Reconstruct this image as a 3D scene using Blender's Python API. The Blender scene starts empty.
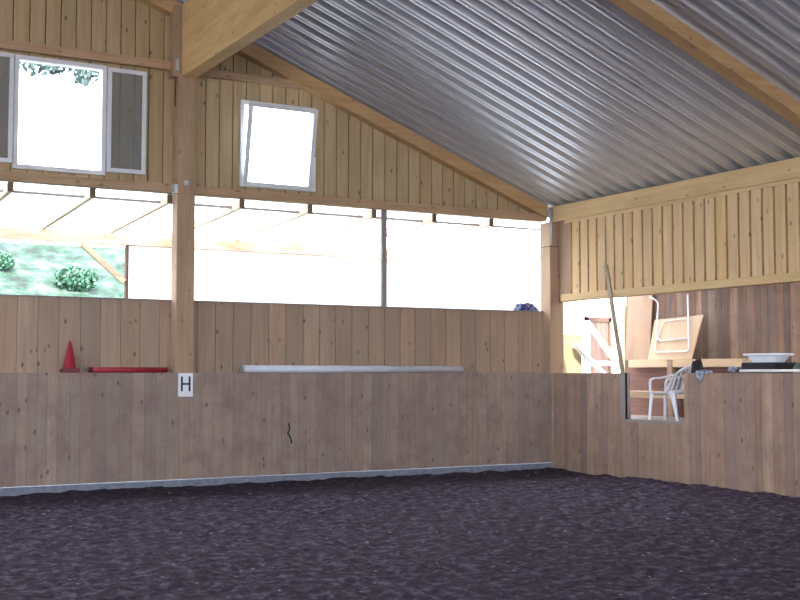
import bpy, math, random
from mathutils import Vector, Matrix, noise
random.seed(7)
C = bpy.context.scene.collection
R = math.radians

# ------------------------------------------------------------------ helpers
class MB:
    def __init__(s): s.v=[]; s.f=[]; s.r=[]; s.cur=0.5; s.sm=[]
    def add(s, vs, fs, smooth=False):
        n=len(s.v); s.v+= [tuple(v) for v in vs]; s.r+=[s.cur]*len(vs)
        s.f+=[tuple(i+n for i in f) for f in fs]; s.sm+=[smooth]*len(fs); return s
    def box(s,x0,x1,y0,y1,z0,z1):
        return s.add([(x0,y0,z0),(x1,y0,z0),(x1,y1,z0),(x0,y1,z0),(x0,y0,z1),(x1,y0,z1),(x1,y1,z1),(x0,y1,z1)],
          [(0,3,2,1),(4,5,6,7),(0,1,5,4),(1,2,6,5),(2,3,7,6),(3,0,4,7)])
    def hexa(s,p): # 8 points same order as box
        return s.add(p,[(0,3,2,1),(4,5,6,7),(0,1,5,4),(1,2,6,5),(2,3,7,6),(3,0,4,7)])
    def bar(s,a,b,w,h,up=(0,0,1)):  # rectangular bar from a to b
        a=Vector(a);b=Vector(b);d=(b-a).normalized();up=Vector(up)
        sx=d.cross(up).normalized()*w/2; u=sx.cross(d).normalized()*h/2
        p=[a-sx-u,a+sx-u,b+sx-u,b-sx-u,a-sx+u,a+sx+u,b+sx+u,b-sx+u]
        return s.hexa(p)
    def tube(s,pts,r,n=12,cap=True):
        pts=[Vector(p) for p in pts]; vs=[]; fs=[]; prev=None
        rr=r if isinstance(r,(list,tuple)) else [r]*len(pts)
        for i,p in enumerate(pts):
            d=(pts[min(i+1,len(pts)-1)]-pts[max(i-1,0)]).normalized()
            if prev is None:
                q=Vector((0,0,1)) if abs(d.z)<.9 else Vector((1,0,0)); a=d.cross(q).normalized()
            else: a=(prev-d*prev.dot(d)).normalized()
            prev=a; b=d.cross(a)
            for k in range(n):
                t=2*math.pi*k/n; vs.append(p+(a*math.cos(t)+b*math.sin(t))*rr[i])
        for i in range(len(pts)-1):
            for k in range(n): fs.append((i*n+k,i*n+(k+1)%n,(i+1)*n+(k+1)%n,(i+1)*n+k))
        s.add(vs,fs,True)
        if cap:
            m=len(vs); o=len(s.v)-m
            s.f+=[tuple(o+k for k in range(n))[::-1],tuple(o+m-n+k for k in range(n))]; s.sm+=[False,False]
        return s
    def lathe(s,prof,c=(0,0,0),n=28):
        vs=[];fs=[]
        for r,z in prof:
            for k in range(n):
                t=2*math.pi*k/n; vs.append((c[0]+r*math.cos(t),c[1]+r*math.sin(t),c[2]+z))
        for i in range(len(prof)-1):
            for k in range(n): fs.append((i*n+k,i*n+(k+1)%n,(i+1)*n+(k+1)%n,(i+1)*n+k))
        return s.add(vs,fs,True)
    def build(s,name,mat,parent=None,bevel=0,origin=None):
        me=bpy.data.meshes.new(name)
        vs=s.v
        if origin: vs=[(v[0]-origin[0],v[1]-origin[1],v[2]-origin[2]) for v in vs]
        me.from_pydata(vs,[],s.f)
        at=me.attributes.new('rnd','FLOAT','POINT'); at.data.foreach_set('value',s.r)
        me.polygons.foreach_set('use_smooth',s.sm)
        me.materials.append(mat); me.update()
        o=bpy.data.objects.new(name,me); C.objects.link(o)
        if origin: o.location=origin
        if parent: o.parent=parent
        if bevel:
            m=o.modifiers.new('b','BEVEL'); m.width=bevel; m.segments=2; m.limit_method='ANGLE'; m.angle_limit=R(40)
        return o
def tag(o,label=None,cat=None,group=None,kind=None):
    if label: o['label']=label
    if cat: o['category']=cat
    if group: o['group']=group
    if kind: o['kind']=kind
    return o
def struct(o): o['kind']='structure'; return o
def empty(name,loc=(0,0,0),rz=0):
    o=bpy.data.objects.new(name,None); o.location=loc; o.rotation_euler=(0,0,rz); o.empty_display_size=.1; C.objects.link(o); return o

# ------------------------------------------------------------------ materials
def newmat(name):
    m=bpy.data.materials.new(name); m.use_nodes=True; nt=m.node_tree
    return m,nt,nt.nodes['Principled BSDF']
def N(nt,t,**k):
    n=nt.nodes.new(t)
    for a,b in k.items(): setattr(n,a,b)
    return n
def col(c): return (c[0],c[1],c[2],1)
def math_(nt,op,a,b=None,clamp=False):
    n=N(nt,'ShaderNodeMath',operation=op,use_clamp=clamp)
    for i,x in enumerate((a,b)):
        if x is None: continue
        if isinstance(x,(int,float)): n.inputs[i].default_value=x
        else: nt.links.new(x,n.inputs[i])
    return n.outputs[0]
def mixc(nt,f,a,b,blend='MIX'):
    n=N(nt,'ShaderNodeMix',data_type='RGBA',blend_type=blend)
    if isinstance(f,(int,float)): n.inputs[0].default_value=f
    else: nt.links.new(f,n.inputs[0])
    for i,x in ((6,a),(7,b)):
        if isinstance(x,tuple): n.inputs[i].default_value=col(x)
        else: nt.links.new(x,n.inputs[i])
    return n.outputs[2]
def ramp(nt,fac,stops):
    r=N(nt,'ShaderNodeValToRGB'); e=r.color_ramp.elements
    while len(e)<len(stops): e.new(.5)
    for i,(p,c) in enumerate(stops): e[i].position=p; e[i].color=col(c)
    nt.links.new(fac,r.inputs[0]); return r.outputs[0]
def wood(name,light,dark,axis='z',vary=.3,knot=1.0,alt=None,stain=0,stainc=(.1,.08,.09),rough=.7,acr=16,kn=6.5,sts=3.2):
    m,nt,bs=newmat(name); L=nt.links
    tc=N(nt,'ShaderNodeTexCoord'); at=N(nt,'ShaderNodeAttribute',attribute_name='rnd')
    off=N(nt,'ShaderNodeCombineXYZ'); k=math_(nt,'MULTIPLY',at.outputs['Fac'],37.3)
    for i in range(3): L.new(k,off.inputs[i])
    ad=N(nt,'ShaderNodeVectorMath',operation='ADD'); L.new(tc.outputs['Object'],ad.inputs[0]); L.new(off.outputs[0],ad.inputs[1])
    def scaled(a,c):
        mp=N(nt,'ShaderNodeVectorMath',operation='MULTIPLY'); L.new(ad.outputs[0],mp.inputs[0])
        v=[c,c,c]; v['xyz'.index(axis)]=a; mp.inputs[1].default_value=v; return mp.outputs[0]
    n1=N(nt,'ShaderNodeTexNoise'); L.new(scaled(.7,acr),n1.inputs['Vector']); n1.inputs['Scale'].default_value=1.6; n1.inputs['Detail'].default_value=7; n1.inputs['Distortion'].default_value=.6
    n2=N(nt,'ShaderNodeTexNoise'); L.new(scaled(1.2,3),n2.inputs['Vector']); n2.inputs['Scale'].default_value=1.1; n2.inputs['Detail'].default_value=3
    f=math_(nt,'ADD',math_(nt,'MULTIPLY',n1.outputs['Fac'],.62),math_(nt,'MULTIPLY',n2.outputs['Fac'],.38))
    c=ramp(nt,f,[(.34,dark),(.62,light)])
    # board to board variation
    rn=N(nt,'ShaderNodeTexWhiteNoise',noise_dimensions='1D'); L.new(k,rn.inputs['W'])
    if alt is not None:
        c=mixc(nt,math_(nt,'MULTIPLY',rn.outputs['Value'],.9),c,mixc(nt,f,tuple(x*.7 for x in alt),alt))
    br=N(nt,'ShaderNodeBrightContrast'); sep=N(nt,'ShaderNodeSeparateColor'); L.new(rn.outputs['Color'],sep.inputs[0])
    hs=N(nt,'ShaderNodeHueSaturation'); L.new(c,hs.inputs['Color'])
    L.new(math_(nt,'ADD',1-vary/2,math_(nt,'MULTIPLY',sep.outputs[1],vary)),hs.inputs['Value'])
    L.new(math_(nt,'ADD',.94,math_(nt,'MULTIPLY',sep.outputs[2],.12)),hs.inputs['Saturation'])
    c=hs.outputs[0]
    if knot:
        vo=N(nt,'ShaderNodeTexVoronoi'); L.new(scaled(kn*.55,kn),vo.inputs['Vector']); vo.inputs['Scale'].default_value=1
        kf=N(nt,'ShaderNodeMapRange'); kf.interpolation_type='SMOOTHSTEP'; L.new(vo.outputs['Distance'],kf.inputs[0])
        kf.inputs[1].default_value=.05; kf.inputs[2].default_value=.17; kf.inputs[3].default_value=.75*knot; kf.inputs[4].default_value=0
        c=mixc(nt,kf.outputs[0],c,tuple(x*.25 for x in (dark[0],dark[1]*.8,dark[2]*.7)))
    if stain:
        ns=N(nt,'ShaderNodeTexNoise'); L.new(tc.outputs['Object'],ns.inputs['Vector']); ns.inputs['Scale'].default_value=sts; ns.inputs['Detail'].default_value=6; ns.inputs['Roughness'].default_value=.65
        sf=N(nt,'ShaderNodeMapRange'); L.new(ns.outputs['Fac'],sf.inputs[0]); sf.inputs[1].default_value=.45; sf.inputs[2].default_value=.72; sf.inputs[3].default_value=0; sf.inputs[4].default_value=stain
        c=mixc(nt,sf.outputs[0],c,stainc)
    L.new(c,bs.inputs['Base Color']); bs.inputs['Roughness'].default_value=rough
    bs.inputs['Specular IOR Level'].default_value=.3
    bp=N(nt,'ShaderNodeBump'); bp.inputs['Strength'].default_value=.15; bp.inputs['Distance'].default_value=.01
    L.new(n1.outputs['Fac'],bp.inputs['Height']); L.new(bp.outputs[0],bs.inputs['Normal'])
    return m
def plain(name,c,rough=.5,metal=0,var=.15,scale=8,spec=.5,bump=0):
    m,nt,bs=newmat(name); L=nt.links
    tc=N(nt,'ShaderNodeTexCoord'); n=N(nt,'ShaderNodeTexNoise'); L.new(tc.outputs['Object'],n.inputs['Vector'])
    n.inputs['Scale'].default_value=scale; n.inputs['Detail'].default_value=5
    L.new(ramp(nt,n.outputs['Fac'],[(.3,tuple(x*(1-var) for x in c)),(.7,tuple(min(1,x*(1+var)) for x in c))]),bs.inputs['Base Color'])
    bs.inputs['Roughness'].default_value=rough; bs.inputs['Metallic'].default_value=metal; bs.inputs['Specular IOR Level'].default_value=spec
    if bump:
        bp=N(nt,'ShaderNodeBump'); bp.inputs['Strength'].default_value=bump; bp.inputs['Distance'].default_value=.02
        L.new(n.outputs['Fac'],bp.inputs['Height']); L.new(bp.outputs[0],bs.inputs['Normal'])
    return m
def glass_mat(name,tint=(.86,.9,.88)):
    m=bpy.data.materials.new(name); m.use_nodes=True; nt=m.node_tree; nt.nodes.clear()
    o=N(nt,'ShaderNodeOutputMaterial'); t=N(nt,'ShaderNodeBsdfTransparent'); g=N(nt,'ShaderNodeBsdfGlossy'); mx=N(nt,'ShaderNodeMixShader'); fr=N(nt,'ShaderNodeFresnel')
    t.inputs[0].default_value=col(tint); g.inputs['Roughness'].default_value=.02; fr.inputs[0].default_value=1.45
    nt.links.new(fr.outputs[0],mx.inputs[0]); nt.links.new(t.outputs[0],mx.inputs[1]); nt.links.new(g.outputs[0],mx.inputs[2]); nt.links.new(mx.outputs[0],o.inputs[0])
    return m
def translucent(name,c,f=.5):
    m=bpy.data.materials.new(name); m.use_nodes=True; nt=m.node_tree; nt.nodes.clear()
    o=N(nt,'ShaderNodeOutputMaterial'); d=N(nt,'ShaderNodeBsdfDiffuse'); t=N(nt,'ShaderNodeBsdfTranslucent'); mx=N(nt,'ShaderNodeMixShader')
    d.inputs[0].default_value=col(c); t.inputs[0].default_value=col(c); mx.inputs[0].default_value=f
    nt.links.new(d.outputs[0],mx.inputs[1]); nt.links.new(t.outputs[0],mx.inputs[2]); nt.links.new(mx.outputs[0],o.inputs[0])
    return m

FRESH_L=(.62,.43,.215); FRESH_D=(.47,.30,.135)
M={}
M['gable']=wood('gable_boards',(.50,.37,.215),(.40,.285,.155),'z',.16,1)
M['right']=wood('side_boards',(.66,.455,.25),(.53,.35,.175),'z',.14,.8)
M['mid']=wood('sill_boards',(.46,.31,.215),(.34,.225,.155),'z',.2,1,alt=(.38,.27,.20))
M['kick']=wood('kick_boards',(.41,.295,.225),(.30,.205,.165),'z',.2,.9,alt=(.33,.25,.215),stain=.7,stainc=(.19,.12,.115))
M['kickr']=wood('kick_boards_side',(.45,.295,.205),(.33,.205,.145),'z',.28,.9,alt=(.31,.215,.18),stain=.6,stainc=(.19,.115,.095))
M['beamx']=wood('beam_x',(.50,.33,.20),(.36,.23,.135),'x',.1,.7)
M['beamy']=wood('beam_y',(.68,.48,.25),(.55,.36,.17),'y',.1,.7,acr=9)
M['raft']=wood('rafter_wood',(.56,.36,.18),(.42,.25,.12),'x',.1,.6)
M['post']=wood('post_wood',(.44,.30,.20),(.33,.215,.14),'z',.1,.6)
M['old']=wood('old_boards',(.38,.21,.13),(.16,.085,.06),'z',.8,1,alt=(.24,.19,.165),stain=.5,stainc=(.10,.065,.06))
M['riser']=wood('riser_boards',(.20,.10,.075),(.12,.055,.045),'y',.3,.6)
M['grey']=wood('weathered_grey',(.34,.29,.27),(.24,.20,.185),'z',.1,.6)
M['lath']=wood('lath_wood',(.36,.30,.20),(.25,.20,.13),'z',.1,.6)
M['infill']=wood('gate_boards',(.17,.10,.075),(.10,.055,.04),'z',.1,.3)
M['yboard']=wood('yellow_ply',(.26,.21,.12),(.20,.155,.085),'z',.1,.3)
M['greyy']=wood('weathered_grey_y',(.34,.30,.28),(.24,.20,.19),'y',.1,.6)
M['out']=wood('outdoor_timber',(.66,.48,.34),(.34,.20,.12),'x',.1,.5,acr=5)
M['dim']=wood('weathered_outdoor',(.10,.05,.03),(.06,.03,.02),'z',.1,.5)
M['endshade']=wood('end_shade_wood',(.24,.155,.10),(.17,.11,.07),'z',.1,0)  # dark copy of the rafter wood, paints shade on the end faces
M['outy']=wood('outdoor_timber_y',(.84,.68,.5),(.72,.55,.38),'y',.1,.5)
M['outz']=wood('outdoor_timber_z',(.84,.68,.5),(.72,.54,.36),'z',.1,.5)
M['bench']=wood('bench_timber',(.66,.50,.33),(.52,.37,.22),'y',.1,.6)
M['ply']=wood('plywood',(.62,.46,.32),(.52,.37,.25),'z',.05,.2,acr=5)
M['plyb']=wood('brown_panel',(.36,.24,.165),(.28,.18,.125),'z',.05,.2,acr=5)
M['white']=plain('white_paint',(.72,.73,.76),.35,var=.05)
M['roomroof']=translucent('added_translucent_roof',(.75,.75,.75),.45)  # unseen side-room ceiling, translucence added to brighten the room with daylight
M['bounce_gravel']=plain('bounce_gravel_yard',(.42,.39,.36),.95,var=.25,scale=30)  # unseen ground made pale to bounce sunlight up onto the hall roof
M['cladding']=translucent('white_sheet',(.88,.88,.88),.35)
M['roofsheet']=translucent('clear_roof_sheet',(.9,.9,.9),.8)
M['glass']=glass_mat('glass'); M['glass2']=glass_mat('painted_haze_glass',(.84,.86,.87))
_nt=M['glass2'].node_tree; _o=[n for n in _nt.nodes if n.type=='OUTPUT_MATERIAL'][0]; _src=_o.inputs[0].links[0].from_socket
_d=_nt.nodes.new('ShaderNodeBsdfDiffuse'); _d.inputs[0].default_value=(.6,.62,.62,1); _m=_nt.nodes.new('ShaderNodeMixShader'); _m.inputs[0].default_value=.16  # grey diffuse mixed in paints the haze of reflections on the panes
_nt.links.new(_src,_m.inputs[1]); _nt.links.new(_d.outputs[0],_m.inputs[2]); _nt.links.new(_m.outputs[0],_o.inputs[0])
M['conc']=plain('concrete',(.20,.215,.27),.9,var=.2,scale=14,bump=.3)
M['steel']=plain('steel',(.5,.52,.55),.45,.7,scale=20)
M['dark']=plain('black_stuff',(.012,.012,.018),.8)
M['backing']=plain('dark_backing',(.10,.065,.04),.9)
M['red']=plain('red_plastic',(.34,.013,.03),.4,var=.1)
M['redd']=plain('dark_red_plastic',(.14,.012,.02),.5)
M['pole']=plain('white_pole',(.62,.64,.70),.35,var=.06)
M['plastic']=plain('white_plastic',(.78,.80,.86),.3,var=.03)
M['tube']=plain('white_tube',(.78,.76,.78),.3,var=.04)
M['navy']=plain('navy_letter',(.012,.012,.05),.5)
M['sign']=plain('sign_white',(.86,.87,.92),.5,var=.03)
M['green']=plain('dark_green_tarp',(.015,.06,.03),.6,var=.4,bump=.4)
M['bark']=plain('bark',(.12,.08,.05),.9,var=.4,bump=.5)
M['leaf']=plain('leaf',(.08,.125,.12),.6,var=.5,scale=3)
M['bush']=plain('bush_leaf',(.045,.12,.07),.6,var=.5,scale=3)

def mat_cloth(name,a,b,scale):
    m,nt,bs=newmat(name); tc=N(nt,'ShaderNodeTexCoord'); n=N(nt,'ShaderNodeTexNoise'); nt.links.new(tc.outputs['Object'],n.inputs['Vector'])
    n.inputs['Scale'].default_value=scale; n.inputs['Detail'].default_value=2; n.inputs['Distortion'].default_value=1.5
    nt.links.new(ramp(nt,n.outputs['Fac'],[(.44,a),(.58,b)]),bs.inputs['Base Color']); bs.inputs['Roughness'].default_value=.9; return m
M['bluecloth']=mat_cloth('blue_cloth',(.02,.03,.16),(.32,.36,.55),14)
M['palecloth']=mat_cloth('pale_cloth',(.16,.20,.30),(.55,.60,.70),20)

def metal_roof():
    m,nt,bs=newmat('galvanised_sheet'); L=nt.links; tc=N(nt,'ShaderNodeTexCoord')
    n=N(nt,'ShaderNodeTexNoise'); L.new(tc.outputs['Object'],n.inputs['Vector']); n.inputs['Scale'].default_value=2.5; n.inputs['Detail'].default_value=5
    L.new(ramp(nt,n.outputs['Fac'],[(.2,(.62,.65,.73)),(.8,(.69,.72,.80))]),bs.inputs['Base Color'])
    bs.inputs['Metallic'].default_value=.72; bs.inputs['Roughness'].default_value=.33; return m
M['metal']=metal_roof()

def floor_mat():
    m,nt,bs=newmat('riding_surface'); L=nt.links; tc=N(nt,'ShaderNodeTexCoord')
    n=N(nt,'ShaderNodeTexNoise'); L.new(tc.outputs['Object'],n.inputs['Vector']); n.inputs['Scale'].default_value=9; n.inputs['Detail'].default_value=10; n.inputs['Roughness'].default_value=.75
    n2=N(nt,'ShaderNodeTexNoise'); L.new(tc.outputs['Object'],n2.inputs['Vector']); n2.inputs['Scale'].default_value=.5; n2.inputs['Detail'].default_value=4
    c=ramp(nt,n.outputs['Fac'],[(.36,(.014,.010,.018)),(.50,(.062,.045,.073)),(.62,(.24,.185,.275))])
    c=mixc(nt,math_(nt,'MULTIPLY',n2.outputs['Fac'],.5),c,(.066,.05,.074))
    # damp trodden track beside the end wall
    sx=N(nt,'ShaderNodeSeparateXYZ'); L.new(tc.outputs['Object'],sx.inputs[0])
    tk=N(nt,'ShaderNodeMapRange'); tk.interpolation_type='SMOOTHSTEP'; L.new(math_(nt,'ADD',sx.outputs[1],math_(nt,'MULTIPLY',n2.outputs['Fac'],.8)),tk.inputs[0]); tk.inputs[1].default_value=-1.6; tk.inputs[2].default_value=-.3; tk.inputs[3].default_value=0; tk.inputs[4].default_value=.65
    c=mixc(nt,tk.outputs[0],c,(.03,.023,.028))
    v=N(nt,'ShaderNodeTexVoronoi'); L.new(tc.outputs['Object'],v.inputs['Vector']); v.inputs['Scale'].default_value=8
    wn=N(nt,'ShaderNodeSeparateColor'); L.new(v.outputs['Color'],wn.inputs[0])
    sp=math_(nt,'MULTIPLY',math_(nt,'LESS_THAN',v.outputs['Distance'],.13),math_(nt,'GREATER_THAN',wn.outputs[0],.72))
    c=mixc(nt,sp,c,(.36,.33,.38))
    L.new(c,bs.inputs['Base Color']); bs.inputs['Roughness'].default_value=.95; bs.inputs['Specular IOR Level'].default_value=.15
    bp=N(nt,'ShaderNodeBump'); bp.inputs['Strength'].default_value=.9; bp.inputs['Distance'].default_value=.06
    L.new(n.outputs['Fac'],bp.inputs['Height']); L.new(bp.outputs[0],bs.inputs['Normal']); return m
M['floor']=floor_mat()
def hill_mat():
    m,nt,bs=newmat('hill_grass'); L=nt.links; tc=N(nt,'ShaderNodeTexCoord')
    n=N(nt,'ShaderNodeTexNoise'); L.new(tc.outputs['Object'],n.inputs['Vector']); n.inputs['Scale'].default_value=1.5; n.inputs['Detail'].default_value=9; n.inputs['Roughness'].default_value=.7
    L.new(ramp(nt,n.outputs['Fac'],[(.38,(.002,.006,.004)),(.47,(.008,.030,.016)),(.54,(.022,.052,.033)),(.62,(.09,.10,.09))]),bs.inputs['Base Color']); bs.inputs['Roughness'].default_value=.95
    return m
M['hill']=hill_mat()

# ------------------------------------------------------------------ key dimensions
S=.382                       # roof slope
def roofz(x): return 4.164-S*x if x>-10 else 4.164+3.82-S*(-10-x)
YB=-30.0

# ------------------------------------------------------------------ floor
b=MB()
nx,ny=250,270; x0,x1,y0,y1=-13.0,0.0,-14.0,0.0
xs=[x0+(x1-x0)*i/nx for i in range(nx+1)]; ys=[y0+(y1-y0)*j/ny for j in range(ny+1)]
vs=[]
for y in ys:
    for x in xs:
        e=min(x-x0,y-y0,.6)/.6
        z=noise.fractal(Vector((x*3.5,y*3.5,1.3)),.7,2.2,4)*.030+noise.noise(Vector((x*.8,y*.9,4)))*.025
        d=min(-y,-x)
        z+= .015*math.exp(-d*3) - .035*math.exp(-((-y-.85)/.45)**2)
        vs.append((x,y,z*max(e,0)-.003))
fs=[(j*(nx+1)+i,j*(nx+1)+i+1,(j+1)*(nx+1)+i+1,(j+1)*(nx+1)+i) for j in range(ny) for i in range(nx)]
b.add(vs,fs,True)
for (a,c,d,e) in ((-20,-13,-14,0),(-20,0,YB,-14)):
    b.add([(a,d,-.003),(c,d,-.003),(c,e,-.003),(a,e,-.003)],[(0,1,2,3)])
struct(b.build('floor',M['floor']))

# ------------------------------------------------------------------ boards
def boards_x(b,xa,xb,pitch,gap,y0,y1,zlo,zhi,holes=(),jit=.06):
    """vertical boards side by side along x; zlo/zhi functions of x; holes (x0,x1,z0,z1)"""
    x=xa
    while x<xb-1e-4:
        w=pitch*(1+random.uniform(-jit,jit)); x2=min(x+w,xb); b.cur=random.random()
        e=x2-gap
        cuts=sorted({x,e}|{h for H in holes for h in H[:2] if x<h<e})
        for p,q in zip(cuts,cuts[1:]):
            mid=(p+q)/2; segs=[(None,None)]
            hs=sorted([H for H in holes if H[0]<mid<H[1]],key=lambda H:H[2])
            lo='L'; parts=[]
            for H in hs: parts.append((lo,H[2])); lo=H[3]
            parts.append((lo,'H'))
            for a,c in parts:
                la,lb=(zlo(p),zlo(q)) if a=='L' else (a,a)
                ha,hb=(zhi(p),zhi(q)) if c=='H' else (c,c)
                if ha-la<.01 and hb-lb<.01: continue
                b.hexa([(p,y0,la),(q,y0,lb),(q,y1,lb),(p,y1,la),(p,y0,ha),(q,y0,hb),(q,y1,hb),(p,y1,ha)])
        x=x2
def boards_y(b,ya,yb,pitch,gap,x0,x1,z0,z1,jit=.06,holes=()):
    y=ya
    while y<yb-1e-4:
        w=pitch*(1+random.uniform(-jit,jit)); y2=min(y+w,yb); e=y2-gap; b.cur=random.random()
        cuts=sorted({y,e}|{h for H in holes for h in H[:2] if y<h<e})
        for p,q in zip(cuts,cuts[1:]):
            mid=(p+q)/2; lo=z0
            for H in sorted([H for H in holes if H[0]<mid<H[1]],key=lambda H:H[2]):
                if H[2]>lo: b.box(x0,x1,p,q,lo,H[2])
                lo=H[3]
            if z1>lo: b.box(x0,x1,p,q,lo,z1)
        y=y2
W1=(-8.20,-7.07,4.08,5.49); W2=(-5.15,-4.04,4.09,5.26)
top=lambda x: roofz(x)-.03
for nm,p,g,ya,yb in (('wall_back',.2,.012,.22,.25),):
    b=MB(); boards_x(b,-20,.1,p,g,ya,yb,lambda x:3.93,top,(W1,W2),.03)
    wb=struct(b.build(nm,M['gable'],bevel=.003))
b=MB(); b.cur=.3; boards_x(b,-20,.1,1.0,0,.25,.29,lambda x:3.93,top,(W1,W2),0)
b.build('backing_boards',M['backing'],wb)
b=MB(); boards_x(b,-20,-.02,.265,.007,.22,.27,lambda x:1.3,lambda x:2.45,(),.04)
struct(b.build('wall_back',M['mid'],bevel=.003))
b=MB(); b.box(-20,-.02,.18,.30,2.45,2.468); struct(b.build('trim_1',M['grey']))
# kick boards of the end wall
b=MB(); boards_x(b,-20,.0,.145,.002,0,.04,lambda x:.10,lambda x:1.495,(),.25)
kb=struct(b.build('wall_back',M['kick']))
b=MB(); b.box(-20,0,.041,.22,1.46,1.495); b.build('ledge',M['greyy'],kb)
# black squiggle stain on the kick boards, laid on as thin bars
b=MB()
pts=[(-4.50,.80),(-4.485,.72),(-4.515,.66),(-4.47,.60),(-4.455,.52)]
for (xa,za),(xb_,zb) in zip(pts,pts[1:]): b.bar((xa,-.001,za),(xb_,-.001,zb),.004,.022,(1,0,0))
b.build('squiggle_stain',M['dark'],kb)
b=MB(); b.box(-20,.0,-.012,.2,-.15,.092); struct(b.build('baseboard_back',M['conc'],bevel=.006))
b=MB(); b.box(-6.10,-5.93,-.024,-.012,.02,.08); struct(b.build('trim_2',M['conc'],bevel=.003))

# right wall: kick boards with the hatch, upper boards
H=(-2.95,-1.74,.83,2.0)
b=MB(); boards_y(b,YB,0,.15,.003,0,.04,-.1,1.49,.3,(H,))
kr=struct(b.build('wall_right',M['kickr'],bevel=.002))
b=MB(); b.box(-.005,.12,-2.98,-1.70,.79,.83); b.build('hatch_sill',M['greyy'],kr,bevel=.004)
b=MB(); b.box(-.006,.10,-1.74,-1.62,.83,1.495); b.build('hatch_jamb',M['grey'],kr,bevel=.004)
b=MB(); b.box(.04,.16,-1.62,0,1.42,1.488); b.box(.04,.16,YB,-2.97,1.42,1.488); b.build('ledge',M['greyy'],kr)
b=MB(); boards_y(b,YB,-.36,.205,.034,.072,.12,2.62,3.95,.05)
wr=struct(b.build('wall_right',M['right'],bevel=.003))
b=MB(); b.cur=.4; boards_y(b,YB,-.36,.205,.0,.12,.145,2.62,3.95,.0); b.build('backing_boards',M['right'],wr)
b=MB(); b.box(.14,.22,-.36,-.005,2.60,3.87); b.build('corner_board',M['post'],wr)
b=MB(); b.cur=.2; b.box(-.005,.16,YB,-.24,2.60,2.71); struct(b.build('trim_3',M['beamy'],bevel=.006))
b=MB(); b.cur=.7; b.box(.03,.22,YB,.10,3.87,4.115); struct(b.build('trim_4',M['beamy'],bevel=.006))
b=MB(); b.box(.205,.235,YB,.30,4.0,4.155); struct(b.build('trim_13',M['backing']))
b=MB(); b.cur=.5; b.box(.06,.09,YB,-.26,3.82,3.87); struct(b.build('trim_5',M['beamy']))

# horizontal rails, rake timber on the gable
def rail(name,xa,xb,y0,y1,z0,z1,m='beamx'):
    b=MB(); b.cur=random.random(); b.box(xa,xb,y0,y1,z0,z1); return struct(b.build(name,M[m],bevel=.005))
rail('trim_6',-20,-6.13,.10,.25,3.89,4.01); rail('trim_7',-5.88,-.03,.10,.25,3.89,4.01)
rail('trim_8',-20,-6.13,.12,.22,5.555,5.67); rail('trim_9',-5.88,-3.72,.12,.22,5.535,5.64)
b=MB(); b.cur=.8
def rake(b,xa,xb,y0,y1,off0,off1):
    za,zb=roofz(xa),roofz(xb)
    b.hexa([(xa,y0,za-off1),(xb,y0,zb-off1),(xb,y1,zb-off1),(xa,y1,za-off1),(xa,y0,za-off0),(xb,y0,zb-off0),(xb,y1,zb-off0),(xa,y1,za-off0)])
rake(b,-10,-.03,.06,.215,.035,.23); rake(b,-19.9,-10,.06,.215,.035,.23)
struct(b.build('trim_10',M['raft']))

# ------------------------------------------------------------------ roof sheet
b=MB(); prof=[]; P=.28; y=.55
while y>YB-.3:
    # wide pan up, narrow rib down (with a groove)
    for dy,z in ((0,.10),(.085,.10),(.115,.003),(.128,.0),(.165,.0),(.174,.011),(.191,.011),(.200,.0),(.237,.0),(.243,.003)):
        prof.append((y-dy,z))
    y-=P
vs=[];fs=[];n=len(prof)
cols=[.7,-3,-6,-10,-14,-20.4]
for x in cols:
    for (yy,z) in prof: vs.append((x,yy,roofz(x)+z))
for i in range(len(cols)-1):
    for k in range(n-1): fs.append((i*n+k,i*n+k+1,(i+1)*n+k+1,(i+1)*n+k))
b.add(vs,fs); o=struct(b.build('ceiling',M['metal']))

# roof timbers
def thing_box(name,mat,label,cat,boxes,bevel=.006,group=None):
    b=MB(); b.cur=random.random()
    for bx in boxes: b.box(*bx)
    return tag(b.build(name,M[mat],bevel=bevel),label,cat,group)
thing_box('roof_purlin','beamy','massive glued timber beam running from the back wall post up under the metal roof','beam',[(-6.08,-5.88,YB,.20,5.45,6.44)],.012)
def rafter(yc,label):
    b=MB(); b.cur=.35; rake(b,-5.88,.03,yc-.10,yc+.10,.002,.165); return tag(b.build('roof_rafter',M['raft'],bevel=.006),label,'rafter')
rafter(-5.76,'slim orange-brown timber rafter sloping across the corrugated metal ceiling')

# posts
pt=thing_box('timber_post','post','square timber post on the back wall behind the white letter sign','post',[(-6.13,-5.88,0,.215,1.49,5.45)],.008)
b=MB(); b.cur=.9; b.box(-6.2,-6.08,.02,.2,5.45,6.42); b.build('side_cleat',M['post'],pt)
b=MB(); b.box(-6.045,-5.985,-.035,0,3.98,4.05); b.build('junction_box',M['steel'],pt,bevel=.005)
for (x0_,z0_,w,h) in ((-6.17,5.52,.045,.16),(-6.17,3.87,.045,.13)):
    b=MB(); b.box(x0_,x0_+w,.0,.10,z0_,z0_+h); b.build('steel_bracket',M['steel'],pt,bevel=.003)
b=MB(); b.tube([(-6.15,.05,5.5),(-6.155,.06,5.2),(-6.15,.07,5.05)],.008,6); b.build('cable',M['dark'],pt)
pc=thing_box('timber_post','post','square timber corner post where the back wall meets the right wall','post',[(-.03,.23,.0,.26,1.49,3.87)],.008)
b=MB(); b.cur=.1; b.box(-.034,.234,-.003,.262,3.478,3.490); b.build('joint_line',M['backing'],pc)
b=MB(); b.tube([(-.01,-.015,4.05),(-.01,-.015,3.50)],.012,8); b.build('steel_strap',M['steel'],pc)
b=MB(); b.box(-.045,.02,-.01,.06,3.94,4.07); b.build('steel_bracket',M['steel'],pc,bevel=.003)
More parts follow.
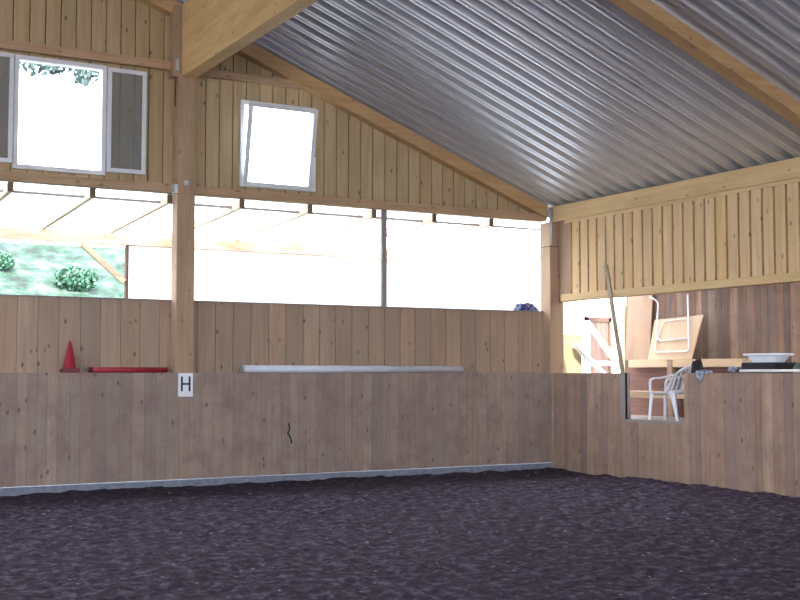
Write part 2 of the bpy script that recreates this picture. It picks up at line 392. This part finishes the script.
thing_box('window_mullion','grey','thin grey wooden upright dividing the long bright opening','upright',[(-2.925,-2.845,.20,.26,2.468,3.89)],.004)

# ------------------------------------------------------------------ windows
def frame_box(b,x0,x1,z0,z1,w,y0,y1):
    b.box(x0,x1,y0,y1,z0,z0+w); b.box(x0,x1,y0,y1,z1-w,z1); b.box(x0,x0+w,y0,y1,z0+w,z1-w); b.box(x1-w,x1,y0,y1,z0+w,z1-w)
w1=struct(empty('window_1',(0,0,0)))
b=MB(); frame_box(b,-8.22,-7.05,4.06,5.51,.06,.16,.29); b.build('window_frame',M['white'],w1,bevel=.004)
def casement(x0,x1,z0,z1):
    b=MB(); frame_box(b,x0,x1,z0,z1,.055,.14,.18); c=b.build('casement',M['white'],w1,bevel=.004)
    b=MB(); b.box(x0+.05,x1-.05,.157,.162,z0+.05,z1-.05); b.build('glass_pane',M['glass2'],c)
casement(-7.04,-6.52,4.11,5.49); casement(-8.80,-8.23,4.12,5.51)
w2=struct(empty('window_2',(0,0,0)))
b=MB(); frame_box(b,-5.17,-4.02,4.07,5.28,.055,.18,.29); b.build('window_frame',M['white'],w2,bevel=.004)
b=MB(); frame_box(b,-5.13,-4.09,0,1.15,.06,-.02,.02); sa=b.build('tilted_sash',M['white'],w2,bevel=.004)
sa.location=(0,.175,4.08); sa.rotation_euler=(R(10.5),0,0)
b=MB(); b.box(-5.08,-4.14,-.004,.004,.05,1.10); b.build('glass_pane',M['glass'],sa)
b=MB(); b.box(-4.13,-4.095,-.045,-.02,.54,.61); b.bar((-4.112,-.055,.60),(-4.112,-.06,.48),.028,.025,(1,0,0)); b.build('window_handle',M['steel'],sa,bevel=.003)

# ------------------------------------------------------------------ things on the ledge of the end wall
t=tag(empty('traffic_cone',(-7.48,.12,1.495)),'small red traffic cone standing on the kickboard ledge','cone')
b=MB(); b.box(-.105,.105,-.10,.10,0,.055); b.build('cone_base',M['redd'],t,bevel=.012)
b=MB(); b.lathe([(.0,.40),(.010,.40),(.015,.392),(.078,.075),(.086,.055),(0,.055)]); b.build('cone_body',M['red'],t)
t=tag(empty('red_pole',(-6.73,.07,1.495)),'short red pole lying on the ledge right of the cone','pole')
b=MB(); b.tube([(-.48,0,.036),(.51,0,.036)],.036,18); b.build('pole_body',M['red'],t)
b=MB(); b.tube([(-.515,0,.037),(-.475,0,.037)],.037,18); b.build('end_cap',M['redd'],t)
t=tag(empty('white_pole',(-3.39,.08,1.495)),'long white jump pole lying on the kickboard ledge','pole')
b=MB(); b.tube([(-1.75,0,.053),(1.77,0,.050)],.05,20); b.build('pole_body',M['pole'],t)
b=MB(); b.tube([(-1.785,0,.053),(-1.75,0,.053)],.052,20); b.build('end_cap',M['steel'],t)
t=tag(empty('letter_sign',(-5.99,-.001,1.18)),'white sign with a dark letter H below the wooden post','sign')
b=MB(); b.box(-.1,.1,-.012,0,0,.31); b.build('sign_plate',M['sign'],t,bevel=.002)
b=MB()
b.box(-.066,-.040,-.016,-.011,.07,.265); b.box(.040,.066,-.016,-.011,.07,.265); b.box(-.040,.040,-.016,-.011,.155,.179)
b.build('letter',M['navy'],t)

# lumpy cloths
def lump(name,mat,label,cat,c,dims,seed,amp=.35,flat=True):
    b=MB(); vs=[];fs=[];nu,nv=48,24
    for j in range(nv+1):
        ph=math.pi*j/nv
        for i in range(nu):
            th=2*math.pi*i/nu
            d=Vector((math.cos(th)*math.sin(ph),math.sin(th)*math.sin(ph),math.cos(ph)))
            k=1+amp*noise.fractal(d*2.2+Vector((seed,seed,0)),.8,2.1,4)+amp*.35*abs(noise.noise(d*6+Vector((0,seed,3))))
            z=d.z*k*dims[2]
            if flat and z<0: z*=.0
            vs.append((d.x*k*dims[0],d.y*k*dims[1],z))
    for j in range(nv):
        for i in range(nu): fs.append((j*nu+i,(j+1)*nu+i,(j+1)*nu+(i+1)%nu,j*nu+(i+1)%nu))
    b.add(vs,fs,True); o=b.build(name,M[mat]); o.location=c
    return tag(o,label,cat) if label else o
lump('blue_cloth','bluecloth','crumpled blue and white cloth bundle on the sill next to the corner post','cloth',(-.32,.24,2.468),(.21,.05,.11),3)

# ------------------------------------------------------------------ side room beyond the right wall (spectators' stand)
b=MB(); b.box(.16,2.3,YB,1.3,.60,.80); struct(b.build('floor',M['greyy']))
b=MB(); boards_y(b,-14,.70,.155,.004,2.10,2.14,.8,3.2,.25); struct(b.build('wall_right',M['old'],bevel=.003))
b=MB(); b.box(2.05,2.14,.70,.80,.8,3.2); struct(b.build('trim_11',M['outz']))
b=MB(); b.box(.24,2.4,YB,.28,3.20,3.215); struct(b.build('ceiling',M['roomroof']))
# tiers
b=MB(); boards_y(b,-4.2,.30,1.6,.004,1.75,1.78,.8,1.575,.0); struct(b.build('wall_right',M['riser']))
t=tag(empty('upper_bench',(1.62,-1.0,.8)),'upper pale bench plank below the old board wall','bench')
b=MB(); b.cur=.3; b.box(-.0,.40,-1.42,1.10,.78,.90); b.build('bench_plank',M['bench'],t,bevel=.006)
for yy in (.10,):
    b=MB(); b.cur=.6; b.box(-.02,.07,yy-.05,yy+.05,0,.895); b.build('bench_support',M['plyb'],t)
t=tag(empty('lower_bench',(1.0,-1.2,.8)),'lower pale bench plank seen through the hatch beside the plastic chair','bench')
b=MB(); b.cur=.5; b.box(0,.28,-1.3,.65,.31,.41); b.build('bench_plank',M['bench'],t,bevel=.006)
for yy in (-.9,):
    b=MB(); b.box(.05,.13,yy-.03,yy+.03,0,.31); b.build('bench_support',M['post'],t)
# brown panel standing behind
b=MB(); b.bar((1.95,.27,1.705),(2.06,.27,2.95),.62,.02,(1,0,0)); tag(b.build('brown_panel',M['plyb'],bevel=.003),'plain brown wooden panel standing behind the folding table','panel')

# folding table, underside to the hall
t=tag(empty('folding_table',(1.74,-.65,1.705)),'folded camping table with pale wooden top leaning on the upper bench','table')
t.rotation_euler=(0,R(11),0)
b=MB(); b.cur=.4
b.hexa([(0,-.59,0.0),(.02,-.59,0.0),(.02,.41,0.0),(0,.41,0.0),(0,-.73,.70),(.02,-.73,.70),(.02,.38,.66),(0,.38,.66)])
b.build('tabletop',M['ply'],t,bevel=.006)
b=MB()
def arc(pts,r=.05,n=5):
    pts=[Vector(p) for p in pts]; out=[pts[0]]
    for a,p,c in zip(pts,pts[1:],pts[2:]):
        u=(a-p).normalized(); v=(c-p).normalized(); 
        for i in range(n+1):
            s=i/n; out.append((p+u*r)*(1-s)**2+p*2*s*(1-s)+(p+v*r)*s*s)
    out.append(pts[-1]); return out
b.tube(arc([(-.12,.43,1.02),(-.04,.30,.95),(-.03,.23,.11),(-.03,-.55,.12),(-.03,-.35,1.04)],.07),.013,10)
b.build('leg_frame',M['tube'],t)
b=MB(); b.tube(arc([(-.025,.22,.30),(-.025,.14,.62),(-.025,-.40,.64)],.05),.009,8); b.build('stretcher',M['tube'],t)
b=MB(); b.tube([(-.025,.24,.36),(-.025,.14,.30),(-.025,-.49,.33)],.012,8); b.build('crossbar',M['tube'],t)

# stick leaning on header
b=MB(); b.bar((.05,-1.63,1.49),(-.05,-1.40,3.07),.075,.025,(1,0,0)); tag(b.build('wooden_lath',M['lath'],bevel=.003),'long thin weathered lath leaning against the right wall beam','lath')

# plastic chair (faces +y)
def chair(loc,rz):
    t=tag(empty('plastic_chair',loc,rz),'white plastic garden armchair standing in the hatch of the right wall','chair')
    # seat
    b=MB(); vs=[];fs=[];n,m=14,14
    for lay,dz in ((0,0),(1,-.018)):
        for j in range(m+1):
            for i in range(n+1):
                u=i/n*2-1; v=j/m; w=.225+.02*v
                vs.append((u*w, -.20+.43*v, .425+.012*v - .018*(1-u*u)*math.sin(math.pi*v) - (.025*max(0,(v-.85)/.15)**2) + dz))
    k=(n+1)*(m+1)
    for j in range(m):
        for i in range(n):
            a=j*(n+1)+i; fs.append((a,a+1,a+n+2,a+n+1)); fs.append((k+a,k+a+n+1,k+a+n+2,k+a+1))
    ring=[i for i in range(n+1)]+[j*(n+1)+n for j in range(1,m+1)]+[m*(n+1)+i for i in range(n-1,-1,-1)]+[j*(n+1) for j in range(m-1,0,-1)]
    for q in range(len(ring)):
        a,c=ring[q],ring[(q+1)%len(ring)]; fs.append((a,k+a,k+c,c))
    b.add(vs,fs,True); b.build('seat',M['plastic'],t)
    b=MB(); b.tube([(-.235,.24,.405),(0,.25,.405),(.235,.24,.405)],.018,8); b.build('seat_rim',M['plastic'],t)
    # back: curved, slats
    def bp(u,v):   # u -1..1, v 0..1
        th=u*R(82)
        return Vector((.245*math.sin(th), -.17-.13*v+.20*(1-math.cos(th)), .42+v*(.40-.16*u*u)))
    def strip(b,pa,pb,th=.008,k=10):
        # pa,pb: functions of s -> points on the two edges
        vs=[];fs=[]
        for i in range(k+1):
            s=i/k; a=pa(s); c=pb(s); d=(c-a); nrm=Vector((0,1,0))*th
            vs+= [a-nrm,c-nrm,c+nrm,a+nrm]
        for i in range(k):
            o=i*4
            for q in range(4): fs.append((o+q,o+(q+1)%4,o+4+(q+1)%4,o+4+q))
        fs+= [(0,3,2,1),(k*4,k*4+1,k*4+2,k*4+3)]
        b.add(vs,fs,True)
    bk=MB(); strip(bk,lambda s:bp(-1+2*s,.86),lambda s:bp(-1+2*s,1.0),.009,16)
    strip(bk,lambda s:bp(-1+2*s,.0),lambda s:bp(-1+2*s,.12),.009,16)
    for sg in (-1,1): strip(bk,lambda s:bp(sg*.86,s),lambda s:bp(sg*1.0,s),.012)
    back=bk.build('backrest',M['plastic'],t)
    for u in (-.7,-.47,-.23,0,.23,.47,.7):
        b=MB(); strip(b,lambda s:bp(u-.055,.1+.8*s),lambda s:bp(u+.055,.1+.8*s),.006); b.build('slat',M['plastic'],back)
    for sg in (-1,1):
        # armrest: from upper back sweeping down to front, then the front support
        b=MB(); pts=[(sg*.235,-.13,.69),(sg*.25,-.09,.675),(sg*.27,-.03,.655),(sg*.285,.06,.64),(sg*.285,.16,.635),(sg*.28,.215,.62),(sg*.27,.235,.57),(sg*.255,.235,.43)]
        cv=[Vector(p) for p in pts]
        vs=[];fs=[]
        for i,p in enumerate(cv):
            d=(cv[min(i+1,len(cv)-1)]-cv[max(i-1,0)]).normalized(); sx=Vector((1,0,0)); u=sx.cross(d).normalized()
            w=.026; h=.011
            vs+= [p-sx*w-u*h,p+sx*w-u*h,p+sx*w+u*h,p-sx*w+u*h]
        for i in range(len(cv)-1):
            o=i*4
            for q in range(4): fs.append((o+q,o+(q+1)%4,o+4+(q+1)%4,o+4+q))
        fs+= [(0,3,2,1),(28,29,30,31)]
        b.add(vs,fs,True); b.build('armrest',M['plastic'],t)
        for (ya,yb,xb,wt) in ((.225,.255,.265,.028),(-.12,-.21,.255,.045)):
            b=MB(); p0=Vector((sg*.235,ya,.43)); p1=Vector((sg*xb,yb,0))
            vs=[]
            for s,w in ((0,wt),(1,.02)):
                p=p0.lerp(p1,s)
                vs+= [p+Vector((-w*.6,-w,0)),p+Vector((w*.6,-w,0)),p+Vector((w*.6,w,0)),p+Vector((-w*.6,w,0))]
            b.hexa([vs[4],vs[5],vs[6],vs[7],vs[0],vs[1],vs[2],vs[3]]); b.build('leg',M['plastic'],t,bevel=.006)
    return t
chair((.50,-2.17,.80),R(22)).scale=(.93,.93,.97)

# black bag behind chair, cloth, rod, tray, tarp
lump('black_bag','dark','black cloth bundle standing upright behind the plastic chair','bag',(.46,-2.74,.80),(.17,.15,.84),9,.12)
# black jacket-like point is part of the bag; pale cloth over the kick board
o=lump('pale_cloth','palecloth','crumpled pale blue cloth draped over the right kickboard near the hatch','cloth',(.06,-3.27,1.485),(.07,.14,.045),5)
b=MB(); vs=[];fs=[]
for j in range(9):
    for i in range(9):
        s=i/8; r=j/8; yy=-3.27+(s-.5)*(.16-.10*r); vs.append((-.012-.012*math.sin(s*9+r*2),yy,1.50-.14*r))
for j in range(8):
    for i in range(8): a=j*9+i; fs.append((a,a+1,a+10,a+9))
b.add(vs,fs,True); f=b.build('hanging_fold',M['palecloth']); md=f.modifiers.new('s','SOLIDIFY'); md.thickness=.008
f.parent=o; f.matrix_parent_inverse=Matrix.Translation(o.location).inverted()
t=tag(empty('squeegee_rod',(.08,-3.8,1.5)),'thin white rod with pale blue head lying on the right kickboard','rod')
b=MB(); b.tube([(0,-.10,.018),(0,-2.6,.018)],.019,10); b.build('rod_shaft',M['tube'],t)
b=MB(); b.tube([(0,.09,.026),(0,.07,.042),(0,-.02,.038),(0,-.05,.028)],[.02,.036,.034,.026],12); b.build('rod_head',M['palecloth'],t)
b=MB(); b.tube([(0,-.05,.026),(0,-.105,.024)],.026,12); b.build('rod_collar',M['navy'],t)
# white tray
t=tag(empty('white_tray',(.70,-3.80,1.63)),'white plastic trough with flared rim above the right kickboard','tray')
b=MB(); 
def ring(hx,hy,z,cy=0,n=8,r=.05):
    out=[]
    for (sx,sy,a0) in ((1,1,0),(-1,1,90),(-1,-1,180),(1,-1,270)):
        for i in range(n+1):
            a=R(a0+90*i/n); out.append((sx*(hx-r)+r*math.cos(a),cy+sy*(hy-r)+r*math.sin(a),z))
    return out
rs=[ring(.09,.22,.0),ring(.12,.28,.085),ring(.15,.33,.095),ring(.15,.33,.118),ring(.12,.29,.118),ring(.09,.23,.02)]
n=len(rs[0]); vs=[p for r_ in rs for p in r_]; fs=[]
for j in range(len(rs)-1):
    for i in range(n): fs.append((j*n+i,j*n+(i+1)%n,(j+1)*n+(i+1)%n,(j+1)*n+i))
fs.append(tuple(range(n))[::-1]); fs.append(tuple((len(rs)-1)*n+i for i in range(n)))
b.add(vs,fs); b.build('tray_body',M['plastic'],t)
b=MB(); b.box(.50,.95,-4.08,-3.50,.80,1.63); tag(b.build('shade_block',M['dark'],bevel=.02),'black crate standing in for the shade under the white trough','block')  # black body added where only shadow lies under the trough
lump('green_tarpaulin','green','dark green tarpaulin heap behind the right kickboard at the right edge','tarpaulin',(.45,-4.74,.80),(.22,.56,.84),12,.12)

# ------------------------------------------------------------------ outdoors
b=MB(); b.box(-60,60,.3,9,-.2,-.02); struct(b.build('ground',M['hill']))
# hillside
b=MB(); nx,ny=120,60; vs=[];fs=[]
for j in range(ny+1):
    for i in range(nx+1):
        x=-45+90*i/nx; y=7+38*j/ny; s=min(1,max(0,(y-7)/20)); 
        z=-.1+6.5*(s*s*(3-2*s))+.03*max(0,y-27)+noise.fractal(Vector((x*.25,y*.25,0)),.8,2,5)*.5*s
        vs.append((x,y,z))
for j in range(ny):
    for i in range(nx): a=j*(nx+1)+i; fs.append((a,a+1,a+nx+2,a+nx+1))
b.add(vs,fs,True); struct(b.build('hillside',M['hill']))
def hillz(x,y):
    s=min(1,max(0,(y-7)/20)); return -.1+6.5*(s*s*(3-2*s))+.03*max(0,y-27)+noise.fractal(Vector((x*.25,y*.25,0)),.8,2,5)*.5*s
def leaves(b,c,rad,n,size):
    for _ in range(n):
        d=Vector((random.gauss(0,1),random.gauss(0,1),random.gauss(0,1))).normalized()*random.random()**.4
        p=Vector(c)+Vector((d.x*rad[0],d.y*rad[1],d.z*rad[2]))
        a=Vector((random.gauss(0,1),random.gauss(0,1),random.gauss(0,1))).normalized(); q=a.orthogonal().normalized(); r_=a.cross(q)
        s=size*random.uniform(.6,1.3); b.cur=random.random()
        b.add([p-q*s*.5,p+r_*s*.35,p+q*s*.6,p-r_*s*.35],[(0,1,2,3)])
bushes=[(-2.8,18.7,.62,'round green bush in the middle of the hillside view'),(-1.75,17.1,.45,'small green bush on the hillside close to the thin outdoor post'),(-4.75,19.6,.45,'green bush on the hillside nearest the picture edge'),(-2.9,22.5,.5,'small dark bush high on the hillside above the traffic cone'),(-1.75,22.7,.5,'small dark bush high on the hillside next to the diagonal brace')]
for (x,y,s,lab) in bushes:
    t=tag(empty('hillside_bush',(x,y,hillz(x,y)-.1)),lab,'bush','bushes on the hillside')
    b=MB(); leaves(b,(0,0,s*.6),(s,s*.8,s*.6),1900,.13); b.build('foliage',M['bush'],t)
    b=MB(); b.tube([(0,0,0),(0,0,s*.6)],.05,8); b.build('stem',M['bark'],t)
t=tag(empty('leafy_tree',(-4.26,5.2,-.02)),'dark leafy tree whose lowest twigs show in the top of the open window','tree')
b=MB(); b.tube([(0,0,0),(.02,0,4),(-.05,0,7),(-.1,0,9)],[.13,.11,.09,.04],10); b.build('trunk',M['bark'],t)
for (bx,by,bz) in ((-1.75,-.2,6.95),(-2.75,-.1,7.0),(-.8,.1,7.9)):
    b=MB(); b.tube([(-.04,0,6.4),(bx*.5,by*.5,bz-.1),(bx,by,bz)],[.05,.035,.015],7); b.build('branch',M['bark'],t)
b=MB()
for (c,rad,n) in (((-1.80,-.2,6.78),(.42,.5,.34),330),((-2.55,-.1,6.82),(.50,.5,.28),330),((-1.2,.1,7.6),(.9,.7,.6),1500),((-2.3,.1,7.9),(1.0,.8,.6),1500),((-.4,0,8.4),(.9,.8,.9),1500)): leaves(b,c,rad,n,.13)
b.build('foliage',M['leaf'],t)

# lean-to behind the end wall
def lz(y): return 3.80-(y-.25)*.05
rx=[-8.23+1.035*i for i in range(-3,8)]
place=['above the left edge of the opening','above the cone','just left of the timber post']
for i,x in enumerate(rx):
    b=MB(); b.cur=random.random()
    b.hexa([(x-.035,.22,lz(.25)-.03),(x+.035,.22,lz(.25)-.03),(x+.035,3.3,lz(3.3)-.01),(x-.035,3.3,lz(3.3)-.01),(x-.035,.22,3.885),(x+.035,.22,3.885),(x+.035,3.3,lz(3.3)+.12),(x-.035,3.3,lz(3.3)+.12)])
    side='left of the timber post' if x<-6.13 else ('left of the thin grey upright' if x<-2.9 else 'right of the thin grey upright')
    rf=b.build('outdoor_rafter',M['outy']); b=MB(); b.box(x-.037,x+.037,.207,.22,3.765,3.885); b.build('rafter_end_shade',M['endshade'],rf)  # dark cap paints the indoor shade on each rafter end
    tag(rf,'rafter end above the bright opening, %s'%side,'rafter','lean-to rafters '+side)
b=MB(); b.box(-20,1.9,.50,.53,3.795,3.83); tag(b.build('batten',M['grey']),'thin dark batten crossing behind the rafter ends outside the opening','batten')
b=MB(); vs=[];fs=[]
for i in range(0,241):
    x=-20+22*i/240; dz=.012*math.sin(i*1.6)
    vs+= [(x,.30,lz(.3)+.165+dz),(x,5.6,lz(5.6)+.165+dz)]
for i in range(240): fs.append((2*i,2*i+2,2*i+3,2*i+1))
b.add(vs,fs,True); tag(b.build('lean_to_roof',M['roofsheet']),'white translucent lean-to roof glowing above the bright opening','roof')
thing_box('outdoor_beam','out','overexposed pale timber beam outside, above the green hillside view','beam',[(-20,2.0,2.95,3.05,3.47,3.64)])
thing_box('outdoor_post','dim','outdoor timber post standing where the green view ends','post',[(-5.94,-5.90,2.96,3.06,0,3.47)])
thing_box('outdoor_post','outz','outdoor timber post at the far end of the white cladding, near the corner post','post',[(1.80,1.93,2.94,3.06,0,3.47)])
b=MB(); b.bar((-6.62,3.0,3.46),(-5.965,3.0,2.90),.08,.10,(0,1,0)); tag(b.build('timber_brace',M['out']),'pale diagonal brace running up to the outdoor beam','brace')
b=MB(); b.box(-5.90,5.5,3.066,3.09,-.02,3.61); cl=tag(b.build('white_cladding',M['cladding']),'glaring white sheet screen seen through the long opening','screen')
b=MB(); b.box(.78,.80,3.05,3.065,3.33,3.46); b.box(.79,1.80,3.05,3.065,3.32,3.335); tag(b.build('cladding_strip',M['out'],cl),'thin pinkish angled strip')

# porch outside the side room: landing, stair rails
t=tag(empty('outdoor_stair',(0,0,0)),'white painted outdoor stair with sloping rails seen through the corner opening','stair')
b=MB(); b.box(1.85,1.95,1.5,1.6,0,2.41); b.build('newel_post',M['white'],t,bevel=.006)
b=MB(); b.bar((1.90,1.5,2.36),(2.62,1.5,1.58),.05,.12,(0,1,0)); b.build('handrail',M['white'],t)
b=MB(); b.bar((1.62,1.5,1.98),(2.3,1.5,1.42),.05,.11,(0,1,0)); b.build('stringer',M['white'],t)
b=MB(); b.box(2.05,2.62,1.55,1.8,1.62,1.70); b.build('stair_tread',M['white'],t)
t=tag(empty('outdoor_gate',(0,0,0)),'pinkish timber rail and upright beyond the white outdoor stair','railing')
b=MB(); b.box(2.25,2.85,2.0,2.06,2.42,2.50); b.build('top_rail',M['dim'],t)
b=MB(); b.box(2.78,2.83,2.0,2.06,.8,2.50); b.build('upright',M['dim'],t)
b=MB(); b.box(2.25,2.31,2.0,2.06,.8,2.60); b.build('upright',M['grey'],t)
b=MB(); b.box(2.31,2.78,2.02,2.05,.8,2.42); b.build('infill_panel',M['infill'],t)
thing_box('yellow_board','yboard','pale yellow board outside right behind the corner post','board',[(1.2,1.83,1.6,1.63,.0,2.16)],.003)
b=MB(); b.tube([(.9,1.6,2.38),(1.87,1.6,2.38)],.008,6); tag(b.build('thin_wire',M['steel']),'thin dark wire crossing the white corner opening above the yellow board','wire')

# ------------------------------------------------------------------ rest of the hall
b=MB(); boards_y(b,YB,.2,.15,.003,-20.04,-20,0,1.49,.2); struct(b.build('wall_left',M['kick']))
b=MB(); b.box(-20.1,-20,YB,.2,3.6,4.2); struct(b.build('trim_12',M['beamy']))
b=MB(); boards_x(b,-20,0,.15,.003,YB-.04,YB,lambda x:0,lambda x:1.5,(),.2); struct(b.build('wall_front',M['kick']))
b=MB(); boards_x(b,-20,0,.2,.01,YB-.04,YB,lambda x:4.6,top,(),.02); struct(b.build('wall_front',M['gable']))
b=MB(); b.box(-60,-20.2,-60,.3,-.2,-.03); b.box(-20.2,60,-60,YB-.3,-.2,-.03); b.box(2.4,60,YB-.3,.3,-.2,-.03); struct(b.build('ground',M['bounce_gravel']))

# ------------------------------------------------------------------ light
w=bpy.data.worlds.new('World'); bpy.context.scene.world=w; w.use_nodes=True; nt=w.node_tree
bg=nt.nodes['Background']; tc=N(nt,'ShaderNodeTexCoord'); n=N(nt,'ShaderNodeTexNoise'); nt.links.new(tc.outputs['Generated'],n.inputs['Vector']); n.inputs['Scale'].default_value=3
nt.links.new(ramp(nt,n.outputs['Fac'],[(.35,(.74,.85,1.0)),(.65,(.90,.94,1))]),bg.inputs[0]); bg.inputs[1].default_value=9.0
s=bpy.data.lights.new('sun','SUN'); s.energy=12; s.angle=R(1); s.color=(1,.95,.88); so=bpy.data.objects.new('sun',s); C.objects.link(so); so.rotation_euler=(R(38),0,R(-25))

# ------------------------------------------------------------------ camera
cd=bpy.data.cameras.new('camera'); cd.sensor_width=36; cd.lens=1186.04/800*36; cd.clip_start=.05; cd.clip_end=300
co=bpy.data.objects.new('camera',cd); C.objects.link(co); co.location=(-11.206,-15.077,1.5)
co.rotation_euler=(R(90+3.489),0,R(-29.317)); bpy.context.scene.camera=co
vs_=bpy.context.scene.view_settings; vs_.view_transform='Standard'; vs_.look='None'; vs_.exposure=.55; vs_.gamma=1; vs_.use_curve_mapping=False
